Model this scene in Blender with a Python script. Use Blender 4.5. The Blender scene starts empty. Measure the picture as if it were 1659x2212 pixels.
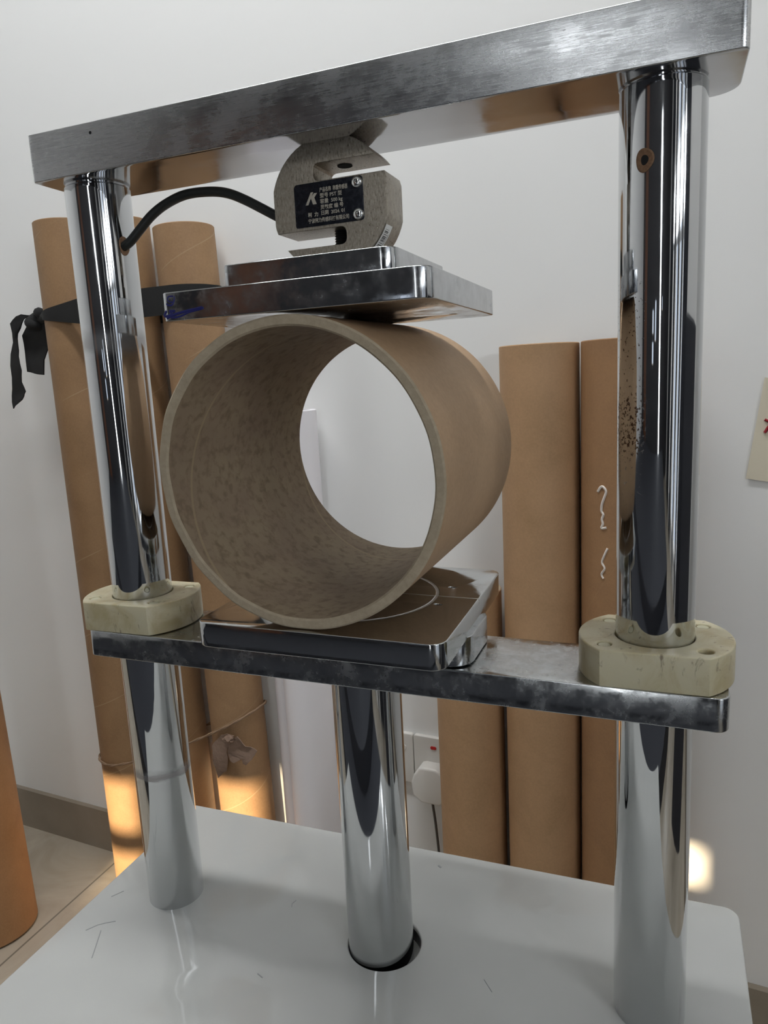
import bpy, bmesh, math, random
from mathutils import Vector, Matrix, Euler
random.seed(7)
sc = bpy.context.scene
COL = sc.collection
PI = math.pi

# ------------------------------------------------------------------ camera
cam_d = bpy.data.cameras.new('camera'); cam = bpy.data.objects.new('camera', cam_d); COL.objects.link(cam)
cam_d.sensor_fit = 'VERTICAL'; cam_d.sensor_height = 36.0; cam_d.sensor_width = 27.0
cam_d.lens = 1580.047 / 2212 * 36.0; cam_d.clip_start = 0.02
R_ = Vector((0.93279818, 0.35685298, -0.05043318)); U_ = Vector((-0.01720834, 0.18387841, 0.98279835)); W_ = Vector((-0.35998809, 0.91588465, -0.17766229))
m = Matrix(((R_.x, U_.x, -W_.x, 0.341923), (R_.y, U_.y, -W_.y, -0.399926), (R_.z, U_.z, -W_.z, 0.374138), (0, 0, 0, 1)))
cam.matrix_world = m
sc.camera = cam
sc.view_settings.view_transform = 'Standard'; sc.view_settings.look = 'None'
sc.view_settings.gamma = 1.0; sc.view_settings.use_curve_mapping = False
sc.view_settings.exposure = 0.0
sc.cycles.max_bounces = 10; sc.cycles.diffuse_bounces = 5; sc.cycles.glossy_bounces = 6
sc.cycles.caustics_reflective = True; sc.cycles.blur_glossy = 0.6

# ------------------------------------------------------------------ room frame
TH = 0.07
EN = Vector((math.sin(TH), math.cos(TH), 0)); EE = Vector((math.cos(TH), -math.sin(TH), 0)); P0 = Vector((0, 0.64, 0))
FZ = -0.580; CZ = 2.15; S0, S1, MD = -1.75, 1.65, 3.04
def rw(s, m_, z): return P0 + EE * s - EN * m_ + Vector((0, 0, z))     # s along the far wall, m_ metres out from it

# ------------------------------------------------------------------ light
world = bpy.data.worlds.new('world'); sc.world = world; world.use_nodes = True
bgn = world.node_tree.nodes['Background']; bgn.inputs[0].default_value = (0.75, 0.85, 1.0, 1); bgn.inputs[1].default_value = 1.0
def area(name, centre, target, sx, sy, power, col=(1, 1, 1)):
    d = bpy.data.lights.new(name, 'AREA'); d.shape = 'RECTANGLE'; d.size = sx; d.size_y = sy; d.energy = power; d.color = col
    o = bpy.data.objects.new(name, d); COL.objects.link(o); o.location = centre
    o.rotation_euler = (Vector(target) - Vector(centre)).to_track_quat('-Z', 'Z').to_euler()
    return o
WIN_R = [(1.22, 0.07), (1.46, 0.20), (1.80, 0.26), (2.22, 0.12)]                       # panes in the right wall: m position, width
for k, (mm, w) in enumerate(WIN_R):
    area('daylight_pane', rw(S1 + 0.03, mm, 0.72), rw(0, mm, 0.72), w, 2.3, 11, (0.93, 0.97, 1.0))
area('daylight_slot', rw(0.60, MD - 0.03, 0.30), rw(0.60, 0, 0.30), 0.13, 1.7, 4.5, (0.93, 0.97, 1.0))
area('daylight_rear', rw(0.42, MD - 0.03, 1.62), rw(0.42, 0, 1.62), 0.24, 0.36, 2.4, (0.93, 0.97, 1.0))
area('added_wall_wash', rw(-0.1, 0.60, CZ - 0.06), rw(-0.1, 0.52, 0), 1.4, 0.10, 24, (0.98, 0.99, 1.0))  # added lamp that brightens the upper back wall; no known fixture
SUN_D = Vector((-0.087, 0.974, -0.208)).normalized()
sd = bpy.data.lights.new('sun', 'SUN'); sd.energy = 13.0; sd.angle = 0.012; sd.color = (1.0, 0.78, 0.50)
so = bpy.data.objects.new('sun', sd); COL.objects.link(so); so.rotation_euler = SUN_D.to_track_quat('-Z', 'Y').to_euler(); so.location = (0.6, -6, 1.6)

# ------------------------------------------------------------------ material helpers
def mat(name, col, rough=0.5, metal=0.0):
    M = bpy.data.materials.new(name); M.use_nodes = True
    b = M.node_tree.nodes['Principled BSDF']
    b.inputs['Base Color'].default_value = (*col, 1); b.inputs['Roughness'].default_value = rough; b.inputs['Metallic'].default_value = metal
    return M, M.node_tree, b
def nd(T, t, **kw):
    n = T.nodes.new(t)
    for k, v in kw.items():
        if k.startswith('i_'): n.inputs[k[2:].replace('_', ' ')].default_value = v
        else: setattr(n, k, v)
    return n
def coord(T, scale=(1, 1, 1), loc=(0, 0, 0)):
    tc = nd(T, 'ShaderNodeTexCoord'); mp = nd(T, 'ShaderNodeMapping')
    mp.inputs['Scale'].default_value = scale; mp.inputs['Location'].default_value = loc
    T.links.new(tc.outputs['Object'], mp.inputs['Vector']); return mp.outputs[0]
def noise(T, vec, scale, detail=4, rough=0.55, dist=0.0):
    n = nd(T, 'ShaderNodeTexNoise'); n.inputs['Scale'].default_value = scale; n.inputs['Detail'].default_value = detail
    n.inputs['Roughness'].default_value = rough; n.inputs['Distortion'].default_value = dist
    T.links.new(vec, n.inputs['Vector']); return n.outputs['Fac']
def remap(T, v, a, b, c, d, smooth=False):
    n = nd(T, 'ShaderNodeMapRange'); n.clamp = True
    if smooth: n.interpolation_type = 'SMOOTHSTEP'
    for k, x in zip((1, 2, 3, 4), (a, b, c, d)): n.inputs[k].default_value = x
    T.links.new(v, n.inputs[0]); return n.outputs[0]
def math_(T, op, a, b=None, c=None):
    n = nd(T, 'ShaderNodeMath', operation=op)
    for k, x in enumerate((a, b, c)):
        if x is None: continue
        if isinstance(x, (int, float)): n.inputs[k].default_value = x
        else: T.links.new(x, n.inputs[k])
    return n.outputs[0]
def mix(T, f, a, b):
    n = nd(T, 'ShaderNodeMix', data_type='RGBA')
    if isinstance(f, (int, float)): n.inputs[0].default_value = f
    else: T.links.new(f, n.inputs[0])
    for k, x in ((6, a), (7, b)):
        if isinstance(x, tuple): n.inputs[k].default_value = (*x, 1) if len(x) == 3 else x
        else: T.links.new(x, n.inputs[k])
    return n.outputs[2]
def bump(T, b, h, strength=0.2, dist=0.001):
    n = nd(T, 'ShaderNodeBump'); n.inputs['Strength'].default_value = strength; n.inputs['Distance'].default_value = dist
    T.links.new(h, n.inputs['Height']); T.links.new(n.outputs[0], b.inputs['Normal']); return n

def xyz(T, vec=None):
    s = nd(T, 'ShaderNodeSeparateXYZ')
    if vec is None: tc = nd(T, 'ShaderNodeTexCoord'); vec = tc.outputs['Object']
    T.links.new(vec, s.inputs[0]); return s.outputs

def metal(name, col=(0.60, 0.61, 0.62), r0=0.04, r1=0.22, nscale=38, bstr=0.05, stretch=(1, 1, 1), blotch=0.0):
    M, T, b = mat(name, col, r0, 1.0)
    v = coord(T, stretch); f = noise(T, v, nscale, 8, 0.7, 0.1)
    T.links.new(remap(T, f, 0.40, 0.70, r0, r1), b.inputs['Roughness'])
    if blotch:
        g = noise(T, coord(T, (1, 1, 1), (3, 1, 2)), nscale * 0.7, 8, 0.72, 0.1)
        T.links.new(mix(T, remap(T, g, 0.42, 0.78, 0, blotch), col, tuple(c * 0.45 for c in col)), b.inputs['Base Color'])
    h = noise(T, coord(T, stretch), 9, 2, 0.5)
    bump(T, b, h, bstr, 0.004)
    return M
M_chrome = metal('chrome_plate', r0=0.035, r1=0.20, nscale=45, bstr=0.06, blotch=0.30)
M_ram = metal('chrome_ram', r0=0.03, r1=0.12, nscale=22, bstr=0.035, stretch=(1, 1, 0.3), blotch=0.12)

def make_column_mat(name, specks):
    M, T, b = mat(name, (0.62, 0.63, 0.64), 0.05, 1.0)
    v = coord(T, (1, 1, 0.25)); f = noise(T, v, 30, 6, 0.6, 0.3)
    T.links.new(remap(T, f, 0.42, 0.75, 0.03, 0.16, True), b.inputs['Roughness'])
    o = xyz(T)
    col = None
    if specks:
        v2 = coord(T, (1, 1, 0.8)); g = noise(T, v2, 760, 3, 0.6)
        mz = math_(T, 'MULTIPLY', remap(T, o[2], 0.30, 0.335, 0, 1, True), remap(T, o[2], 0.405, 0.420, 1, 0, True))
        mx = remap(T, o[0], -0.009, -0.004, 1, 0, True)
        my = remap(T, o[1], 0.0, 0.004, 1, 0, True)
        dense = math_(T, 'MULTIPLY', remap(T, o[2], 0.325, 0.34, 0, 1, True), remap(T, o[2], 0.352, 0.366, 1, 0, True))
        th = math_(T, 'SUBTRACT', 0.635, math_(T, 'MULTIPLY', dense, 0.09))
        k = math_(T, 'GREATER_THAN', g, th)
        k = math_(T, 'MULTIPLY', k, math_(T, 'MULTIPLY', mz, math_(T, 'MULTIPLY', mx, my)))
    else:
        # dark tide mark round the lower part
        v2 = coord(T, (1, 1, 2)); g = noise(T, v2, 60, 3, 0.6)
        zz = math_(T, 'ADD', o[2], math_(T, 'MULTIPLY', g, 0.006))
        k = math_(T, 'MULTIPLY', remap(T, zz, 0.104, 0.107, 0, 0.55, True), remap(T, zz, 0.108, 0.114, 1, 0, True))
        k2 = math_(T, 'MULTIPLY', remap(T, zz, 0.400, 0.408, 0, 0.3, True), remap(T, zz, 0.41, 0.42, 1, 0, True))
        k = math_(T, 'MAXIMUM', k, k2)
    T.links.new(mix(T, k, (0.62, 0.63, 0.64), (0.07, 0.035, 0.02)), b.inputs['Base Color'])
    T.links.new(math_(T, 'SUBTRACT', 1.0, math_(T, 'MULTIPLY', k, 0.8)), b.inputs['Metallic'])
    h = noise(T, coord(T, (1, 1, 0.008)), 150, 3, 0.6); bump(T, b, h, 0.045, 0.001)
    return M
M_colL = make_column_mat('chrome_column_left', False); M_colR = make_column_mat('chrome_column_rusty', True)

# brushed top bar: horizontal drag lines plus vertical mill chatter
M_bar, T, b = mat('brushed_bar', (0.52, 0.525, 0.53), 0.2, 1.0)
f1 = noise(T, coord(T, (14, 14, 330)), 6, 5, 0.75); f2 = noise(T, coord(T, (1, 1, 1)), 42, 8, 0.68, 0.1)
f3 = noise(T, coord(T, (150, 1, 14)), 1.0, 2, 0.5); f4 = noise(T, coord(T, (1, 1, 1)), 9, 3, 0.5)
T.links.new(math_(T, 'ADD', remap(T, f2, 0.35, 0.7, 0.14, 0.30), remap(T, f1, 0.35, 0.7, 0.0, 0.14)), b.inputs['Roughness'])
T.links.new(mix(T, math_(T, 'MULTIPLY', remap(T, f1, 0.45, 0.75, 0.15, 1.0), remap(T, f2, 0.35, 0.7, 0.1, 1.0)), (0.62, 0.625, 0.63), (0.25, 0.25, 0.255)), b.inputs['Base Color'])
hh = math_(T, 'ADD', math_(T, 'MULTIPLY', f1, 0.8), math_(T, 'MULTIPLY', f3, remap(T, f4, 0.45, 0.6, 0.0, 1.6))); bump(T, b, hh, 0.07, 0.0006)
M_barUnder = metal('mirror_underside', (0.50, 0.50, 0.51), 0.06, 0.22, 20, 0.02)

# polished plates with cloudy wear
M_plate = metal('polished_plate', (0.56, 0.57, 0.58), 0.05, 0.34, 75, 0.05, blotch=0.6)
M_cross = metal('crossbar_metal', (0.56, 0.57, 0.57), 0.08, 0.42, 60, 0.05, blotch=0.6)
# lower platen: scribed circle and centre line
M_plateL, T, b = mat('scribed_platen', (0.56, 0.57, 0.57), 0.08, 1.0)
o = xyz(T)
f = noise(T, coord(T), 50, 6, 0.62, 0.4)
T.links.new(remap(T, f, 0.42, 0.75, 0.05, 0.22, True), b.inputs['Roughness'])
rr = math_(T, 'SQRT', math_(T, 'ADD', math_(T, 'POWER', math_(T, 'SUBTRACT', o[0], 0.1655), 2.0), math_(T, 'POWER', o[1], 2.0)))
ring_m = remap(T, math_(T, 'ABSOLUTE', math_(T, 'SUBTRACT', rr, 0.0485)), 0.0006, 0.0013, 1, 0, True)
line_m = math_(T, 'MULTIPLY', remap(T, math_(T, 'ABSOLUTE', math_(T, 'SUBTRACT', o[1], 0.007)), 0.0004, 0.0008, 1, 0, True), 0.6)
gm = math_(T, 'MULTIPLY', math_(T, 'MAXIMUM', ring_m, line_m), remap(T, o[2], 0.2405, 0.2425, 0, 1))
T.links.new(mix(T, gm, (0.56, 0.57, 0.57), (0.85, 0.86, 0.86)), b.inputs['Base Color'])
bump(T, b, math_(T, 'MULTIPLY', gm, -1.0), 0.9, 0.0012)
T.links.new(math_(T, 'MAXIMUM', remap(T, f, 0.42, 0.75, 0.05, 0.22, True), math_(T, 'MULTIPLY', gm, 0.55)), b.inputs['Roughness'])

M_cell, T, b = mat('nickel_cell', (0.33, 0.295, 0.245), 0.36, 1.0)
f = noise(T, coord(T, (90, 40, 30)), 12, 4, 0.75); g = noise(T, coord(T), 70, 4, 0.6)
T.links.new(remap(T, f, 0.3, 0.7, 0.22, 0.46), b.inputs['Roughness']); bump(T, b, f, 0.55, 0.0006)
T.links.new(mix(T, remap(T, f, 0.35, 0.68, 0, 1), (0.23, 0.20, 0.16), (0.45, 0.405, 0.34)), b.inputs['Base Color'])
M_name, T, b = mat('dark_nameplate', (0.022, 0.024, 0.032), 0.22, 0.6)
f = noise(T, coord(T), 300, 5, 0.6); T.links.new(remap(T, f, 0.35, 0.7, 0.16, 0.38), b.inputs['Roughness'])
M_etch, _, _ = mat('etched_lettering', (0.46, 0.42, 0.35), 0.4, 0.3)
M_screw = metal('bright_screw', (0.8, 0.8, 0.78), 0.08, 0.2, 500, 0.3)
M_black, T, b = mat('black_steel', (0.02, 0.02, 0.02), 0.35, 0.4)
M_cable, T, b = mat('black_cable_rubber', (0.012, 0.013, 0.012), 0.42); bump(T, b, noise(T, coord(T), 300, 3), 0.3, 0.0005)
M_white, _, _ = mat('white_sticker', (0.75, 0.75, 0.72), 0.5)
M_ink, _, _ = mat('black_ink', (0.02, 0.02, 0.02), 0.6)
M_blue, _, _ = mat('blue_marker_ink', (0.012, 0.014, 0.11), 0.35)
M_rust, T, b = mat('rusty_rim', (0.22, 0.12, 0.06), 0.7, 0.2)
f = noise(T, coord(T), 900, 4); T.links.new(mix(T, f, (0.30, 0.17, 0.09), (0.08, 0.04, 0.02)), b.inputs['Base Color'])

M_nylon, T, b = mat('yellowed_nylon', (0.62, 0.60, 0.44), 0.38)
b.inputs['Subsurface Weight'].default_value = 0.25; b.inputs['Subsurface Radius'].default_value = (0.01, 0.008, 0.004); b.inputs['Subsurface Scale'].default_value = 0.6
f = noise(T, coord(T), 45, 5, 0.6, 0.5); g = noise(T, coord(T, (1, 1, 0.35)), 150, 5, 0.65, 1.0)
c1 = mix(T, remap(T, f, 0.4, 0.7, 0, 1, True), (0.54, 0.495, 0.345), (0.42, 0.35, 0.20))
k = remap(T, g, 0.58, 0.72, 0, 0.75, True)
T.links.new(mix(T, k, c1, (0.11, 0.065, 0.035)), b.inputs['Base Color'])
M_bolt_dark, _, _ = mat('dark_bolt_plug', (0.16, 0.13, 0.08), 0.7)  # darker tone for the deep-set bolt plug
M_bolt, _, _ = mat('nylon_bolt_plug', (0.50, 0.48, 0.34), 0.5)

M_table, T, b = mat('table_paint', (0.60, 0.62, 0.60), 0.13)
f = noise(T, coord(T), 6, 4, 0.6, 0.4); g = noise(T, coord(T, (1, 1, 1), (5, 2, 0)), 70, 3, 0.5)
c1 = mix(T, f, (0.41, 0.415, 0.40), (0.48, 0.485, 0.47)); k = remap(T, g, 0.76, 0.80, 0, 0.6, True)
T.links.new(mix(T, k, c1, (0.15, 0.16, 0.15)), b.inputs['Base Color'])
T.links.new(remap(T, f, 0.3, 0.7, 0.03, 0.09), b.inputs['Roughness']); bump(T, b, noise(T, coord(T), 60, 2), 0.025, 0.001)
M_scuff, _, _ = mat('grey_scuff', (0.27, 0.28, 0.28), 0.5)

def kraft(name, base=(0.47, 0.30, 0.165), pitch=0.14, phase=0.0, dark=(0.36, 0.22, 0.115), seam=0.5, wrap=0.0):
    M, T, b = mat(name, base, 0.62)
    b.inputs['Specular IOR Level'].default_value = 0.35
    f = noise(T, coord(T), 14, 5, 0.62, 0.4); g = noise(T, coord(T, (1, 1, 1)), 340, 3, 0.7)
    c = mix(T, remap(T, f, 0.3, 0.72, 0, 1), base, dark)
    c = mix(T, remap(T, g, 0.35, 0.75, 0, 0.28), c, tuple(x * 1.35 for x in base))
    o = xyz(T); ang = math_(T, 'ARCTAN2', o[1], o[0])
    v = math_(T, 'SUBTRACT', math_(T, 'DIVIDE', o[2], pitch), math_(T, 'DIVIDE', ang, 2 * PI))
    fr = math_(T, 'FRACT', math_(T, 'ADD', v, phase + 20.0))
    w = 0.0011 / pitch
    k = remap(T, math_(T, 'ABSOLUTE', math_(T, 'SUBTRACT', fr, 0.5)), w * 0.5, w, 1, 0)
    k = math_(T, 'MULTIPLY', math_(T, 'MULTIPLY', k, seam), remap(T, noise(T, coord(T), 9, 2), 0.42, 0.58, 0.15, 1))
    c = mix(T, k, c, (0.48, 0.35, 0.21))
    if wrap:
        q = noise(T, coord(T, (1, 1, 0.35), (2, 7, 1)), 34, 4, 0.6, 1.2)
        c = mix(T, remap(T, q, 0.66, 0.80, 0, wrap, True), c, (0.70, 0.64, 0.58))
    T.links.new(c, b.inputs['Base Color']); bump(T, b, g, 0.12, 0.0006)
    return M
M_card_edge, T, b = mat('cut_card_edge', (0.40, 0.33, 0.24), 0.8)
f = noise(T, coord(T), 260, 5, 0.7); T.links.new(mix(T, f, (0.27, 0.215, 0.145), (0.47, 0.39, 0.28)), b.inputs['Base Color']); bump(T, b, f, 0.5, 0.001)
# test ring: kraft outside, mottled grey-brown board inside
def ring_inner():
    M, T, b = mat('mottled_inner_board', (0.27, 0.21, 0.14), 0.75)
    f = noise(T, coord(T, (1, 1, 1)), 170, 3, 0.55, 0.3); g = noise(T, coord(T), 30, 3)
    c = mix(T, remap(T, f, 0.42, 0.72, 0, 1, True), (0.30, 0.228, 0.145), (0.19, 0.135, 0.08))
    c = mix(T, remap(T, g, 0.35, 0.7, 0, 0.5), c, (0.21, 0.14, 0.10))
    o = xyz(T); ang = math_(T, 'ARCTAN2', o[1], o[0])
    v = math_(T, 'SUBTRACT', math_(T, 'DIVIDE', o[2], 0.14), math_(T, 'DIVIDE', ang, 2 * PI))
    fr = math_(T, 'FRACT', math_(T, 'ADD', v, 20.847)); a = math_(T, 'ABSOLUTE', math_(T, 'SUBTRACT', fr, 0.5))
    c = mix(T, remap(T, a, 0.005, 0.009, 0.75, 0), c, (0.36, 0.27, 0.16))
    T.links.new(c, b.inputs['Base Color']); bump(T, b, f, 0.1, 0.001)
    return M
M_inner = ring_inner()

M_wall, T, b = mat('wall_paint', (0.86, 0.86, 0.845), 0.75)
f = noise(T, coord(T), 130, 4, 0.6); bump(T, b, f, 0.05, 0.001)
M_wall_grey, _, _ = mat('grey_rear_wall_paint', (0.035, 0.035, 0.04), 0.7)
M_ceil, _, _ = mat('ceiling_paint', (0.82, 0.82, 0.80), 0.8)
M_floor, T, b = mat('beige_floor_tile', (0.45, 0.40, 0.32), 0.25)
f = noise(T, coord(T), 5, 6, 0.65, 1.0); c1 = mix(T, remap(T, f, 0.3, 0.7, 0, 1), (0.37, 0.32, 0.25), (0.50, 0.45, 0.37))
br = nd(T, 'ShaderNodeTexBrick'); br.offset = 0.0; br.inputs['Scale'].default_value = 1.0; br.inputs['Mortar Size'].default_value = 0.002
br.inputs['Brick Width'].default_value = 0.6; br.inputs['Row Height'].default_value = 0.6
T.links.new(coord(T, (1, 1, 1), (0.11, 0.27, 0)), br.inputs['Vector'])
T.links.new(mix(T, br.outputs['Fac'], c1, (0.2, 0.18, 0.15)), b.inputs['Base Color'])
M_base, T, b = mat('baseboard_tile', (0.27, 0.23, 0.17), 0.3)
f = noise(T, coord(T), 12, 5, 0.6); T.links.new(mix(T, f, (0.20, 0.17, 0.13), (0.33, 0.28, 0.22)), b.inputs['Base Color'])
M_strap, T, b = mat('black_cloth', (0.010, 0.010, 0.010), 0.85); bump(T, b, noise(T, coord(T), 500, 3), 0.4, 0.0006)
M_twine, T, b = mat('jute_twine', (0.28, 0.18, 0.11), 0.9); bump(T, b, noise(T, coord(T), 500, 3), 0.5, 0.001)
M_torn, T, b = mat('torn_brown_paper', (0.24, 0.16, 0.115), 0.85); bump(T, b, noise(T, coord(T), 120, 4), 0.5, 0.003)
M_chalk, _, _ = mat('white_chalk', (0.72, 0.66, 0.60), 0.8)
M_pvc, T, b = mat('white_film_wrap', (0.90, 0.88, 0.91), 0.6)
M_plastic, _, _ = mat('white_switch_plastic', (0.70, 0.68, 0.64), 0.4)
M_red, _, bb_ = mat('red_indicator', (0.5, 0.01, 0.01), 0.25)
M_cord, _, _ = mat('dark_cord', (0.10, 0.09, 0.08), 0.5)
M_paper, _, _ = mat('cream_paper', (0.72, 0.66, 0.52), 0.7)
M_redink, _, _ = mat('red_ink', (0.30, 0.01, 0.02), 0.6)
M_frame, _, _ = mat('white_window_frame', (0.55, 0.55, 0.55), 0.4)
M_door, _, _ = mat('brown_door', (0.16, 0.07, 0.04), 0.4)
M_blocker, _, _ = mat('dark_blocker', (0.03, 0.032, 0.04), 0.8)  # for unseen blockers added to darken the metal's reflections
M_hole_shade, _, _ = mat('painted_hole_shade', (0.004, 0.004, 0.004), 0.9)  # near-black colour painting the shade inside drilled holes

# ------------------------------------------------------------------ mesh helpers
def finish(name, me, mats, parent=None, loc=(0, 0, 0), rot=(0, 0, 0), sharp=32, smooth=True):
    for mm in (mats if isinstance(mats, (list, tuple)) else [mats]): me.materials.append(mm)
    if smooth:
        for pl in me.polygons: pl.use_smooth = True
        me.set_sharp_from_angle(angle=math.radians(sharp))
    ob = bpy.data.objects.new(name, me); COL.objects.link(ob); ob.location = loc; ob.rotation_euler = rot
    if parent: ob.parent = parent
    return ob
def from_bm(name, bm, mats, parent=None, **kw):
    bm.normal_update(); me = bpy.data.meshes.new(name); bm.to_mesh(me); bm.free(); return finish(name, me, mats, parent, **kw)
def empty(name, loc, label, cat, group=None, rot=(0, 0, 0)):
    o = bpy.data.objects.new(name, None); COL.objects.link(o); o.location = loc; o.rotation_euler = rot; o.empty_display_size = 0.05
    o['label'] = label; o['category'] = cat
    if group: o['group'] = group
    return o
def tag(o, label, cat, group=None):
    o['label'] = label; o['category'] = cat
    if group: o['group'] = group
    return o
def outline_mesh(loops, depth, bev=0.0, seg=3):
    """closed 2-D outlines (first outer, rest holes) -> solid of the given depth centred on its plane"""
    cu = bpy.data.curves.new('tmp', 'CURVE'); cu.dimensions = '2D'; cu.fill_mode = 'BOTH'
    for L in loops:
        sp = cu.splines.new('POLY'); sp.points.add(len(L) - 1)
        for p_, q in zip(sp.points, L): p_.co = (q[0], q[1], 0, 1)
        sp.use_cyclic_u = True
    cu.extrude = depth / 2 - bev; cu.bevel_depth = bev; cu.bevel_resolution = seg; cu.offset = -bev
    ob = bpy.data.objects.new('tmp', cu); COL.objects.link(ob)
    dg = bpy.context.evaluated_depsgraph_get(); me = bpy.data.meshes.new_from_object(ob.evaluated_get(dg))
    bpy.data.objects.remove(ob); bpy.data.curves.remove(cu)
    bm = bmesh.new(); bm.from_mesh(me); bmesh.ops.remove_doubles(bm, verts=bm.verts, dist=1e-6)
    bmesh.ops.recalc_face_normals(bm, faces=bm.faces); bm.to_mesh(me); bm.free(); me.materials.clear()
    return me
def rrect(x0, y0, x1, y1, r, n=8):
    rs = r if isinstance(r, (list, tuple)) else [r] * 4      # order: x1y1, x0y1, x0y0, x1y0
    P = []
    for (cx, cy, a0), q in zip(((x1, y1, 0), (x0, y1, 90), (x0, y0, 180), (x1, y0, 270)), rs):
        ox = cx - q if cx == x1 else cx + q; oy = cy - q if cy == y1 else cy + q
        for k in range(n + 1):
            a = math.radians(a0 + 90 * k / n); P.append((ox + q * math.cos(a), oy + q * math.sin(a)))
    return P
def circle(cx, cy, r, n=32, ry=None): return [(cx + r * math.cos(2 * PI * k / n), cy + (ry or r) * math.sin(2 * PI * k / n)) for k in range(n)]
def plate(name, loops, z0, z1, mats, parent, bev=0.0008, loc=(0, 0, 0), rot=(0, 0, 0), sharp=30):
    me = outline_mesh(loops, z1 - z0, bev); me.transform(Matrix.Translation((0, 0, (z0 + z1) / 2)))
    return finish(name, me, mats, parent, loc=loc, rot=rot, sharp=sharp)
FRONT = Matrix(((1, 0, 0, 0), (0, 0, -1, 0), (0, 1, 0, 0), (0, 0, 0, 1)))       # drawing plane (x, y) -> wall-like plane (x, z), facing -Y
def front_plate(name, loops, y0, y1, mats, parent, bev=0.0004, **kw):
    me = outline_mesh(loops, y1 - y0, bev); me.transform(Matrix.Translation((0, (y0 + y1) / 2, 0)) @ FRONT)
    return finish(name, me, mats, parent, **kw)
def lathe(name, prof, mats, parent=None, n=96, closed=False, midx=None, **kw):
    """prof: list of (r, z); r = 0 ends closed as poles"""
    bm = bmesh.new(); rings = []
    for r, z in prof:
        if r < 1e-6: rings.append([bm.verts.new((0, 0, z))])
        else: rings.append([bm.verts.new((r * math.cos(2 * PI * k / n), r * math.sin(2 * PI * k / n), z)) for k in range(n)])
    pairs = list(zip(range(len(rings) - 1), range(1, len(rings))))
    if closed: pairs.append((len(rings) - 1, 0))
    for i, (a, b_) in enumerate(pairs):
        A, B = rings[a], rings[b_]
        for k in range(n):
            k2 = (k + 1) % n
            if len(A) == 1 and len(B) == 1: continue
            if len(A) == 1: f_ = bm.faces.new((A[0], B[k2], B[k]))
            elif len(B) == 1: f_ = bm.faces.new((A[k], A[k2], B[0]))
            else: f_ = bm.faces.new((A[k], A[k2], B[k2], B[k]))
            if midx: f_.material_index = midx[i]
    bmesh.ops.recalc_face_normals(bm, faces=bm.faces)
    return from_bm(name, bm, mats, parent, **kw)
def tube_bm(bm, pts, r, n=10, closed=False, up=None):
    P = [Vector(q) for q in pts]; N = len(P); rings = []
    prev = None
    for i in range(N):
        a = P[(i - 1) % N] if (closed or i > 0) else P[i]; c = P[(i + 1) % N] if (closed or i < N - 1) else P[i]
        t = (c - a).normalized()
        if prev is None: s = t.orthogonal().normalized()
        else: s = (prev - t * prev.dot(t)).normalized()
        prev = s; q = t.cross(s); ri = r[i] if isinstance(r, (list, tuple)) else r
        rings.append([bm.verts.new(P[i] + (s * math.cos(2 * PI * k / n) + q * math.sin(2 * PI * k / n)) * ri) for k in range(n)])
    for i in range(N if closed else N - 1):
        A, B = rings[i], rings[(i + 1) % N]
        for k in range(n): bm.faces.new((A[k], A[(k + 1) % n], B[(k + 1) % n], B[k]))
    if not closed:
        bm.faces.new(rings[0][::-1]); bm.faces.new(rings[-1])
def spline(pts, per=8):
    P = [Vector(q) for q in pts]; out = []
    for i in range(len(P) - 1):
        p0 = P[max(i - 1, 0)]; p1 = P[i]; p2 = P[i + 1]; p3 = P[min(i + 2, len(P) - 1)]
        for k in range(per):
            t = k / per; out.append(0.5 * ((2 * p1) + (p2 - p0) * t + (2 * p0 - 5 * p1 + 4 * p2 - p3) * t * t + (3 * p1 - p0 - 3 * p2 + p3) * t ** 3))
    out.append(P[-1]); return out
def rod(name, pts, r, mats, parent=None, n=12, smooth_path=True, **kw):
    bm = bmesh.new(); tube_bm(bm, spline(pts) if smooth_path and len(pts) > 2 else pts, r, n); bmesh.ops.recalc_face_normals(bm, faces=bm.faces)
    return from_bm(name, bm, mats, parent, sharp=60, **kw)
def text_mesh(s, size, bold=0.0, depth=0.00006):
    cu = bpy.data.curves.new('txt', 'FONT'); cu.body = s; cu.size = size; cu.extrude = depth; cu.offset = bold; cu.resolution_u = 3
    ob = bpy.data.objects.new('txt', cu); COL.objects.link(ob); dg = bpy.context.evaluated_depsgraph_get()
    me = bpy.data.meshes.new_from_object(ob.evaluated_get(dg)); bpy.data.objects.remove(ob); bpy.data.curves.remove(cu); me.materials.clear(); return me
def boxm(bm, x0, y0, z0, x1, y1, z1, M=None, mi=0):
    v = [Vector((x, y, z)) for x in (x0, x1) for y in (y0, y1) for z in (z0, z1)]
    if M: v = [M(*q) for q in v]
    v = [bm.verts.new(q) for q in v]
    for f_ in ((0, 1, 3, 2), (4, 6, 7, 5), (0, 4, 5, 1), (2, 3, 7, 6), (0, 2, 6, 4), (1, 5, 7, 3)):
        q = bm.faces.new([v[i] for i in f_]); q.material_index = mi

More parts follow.
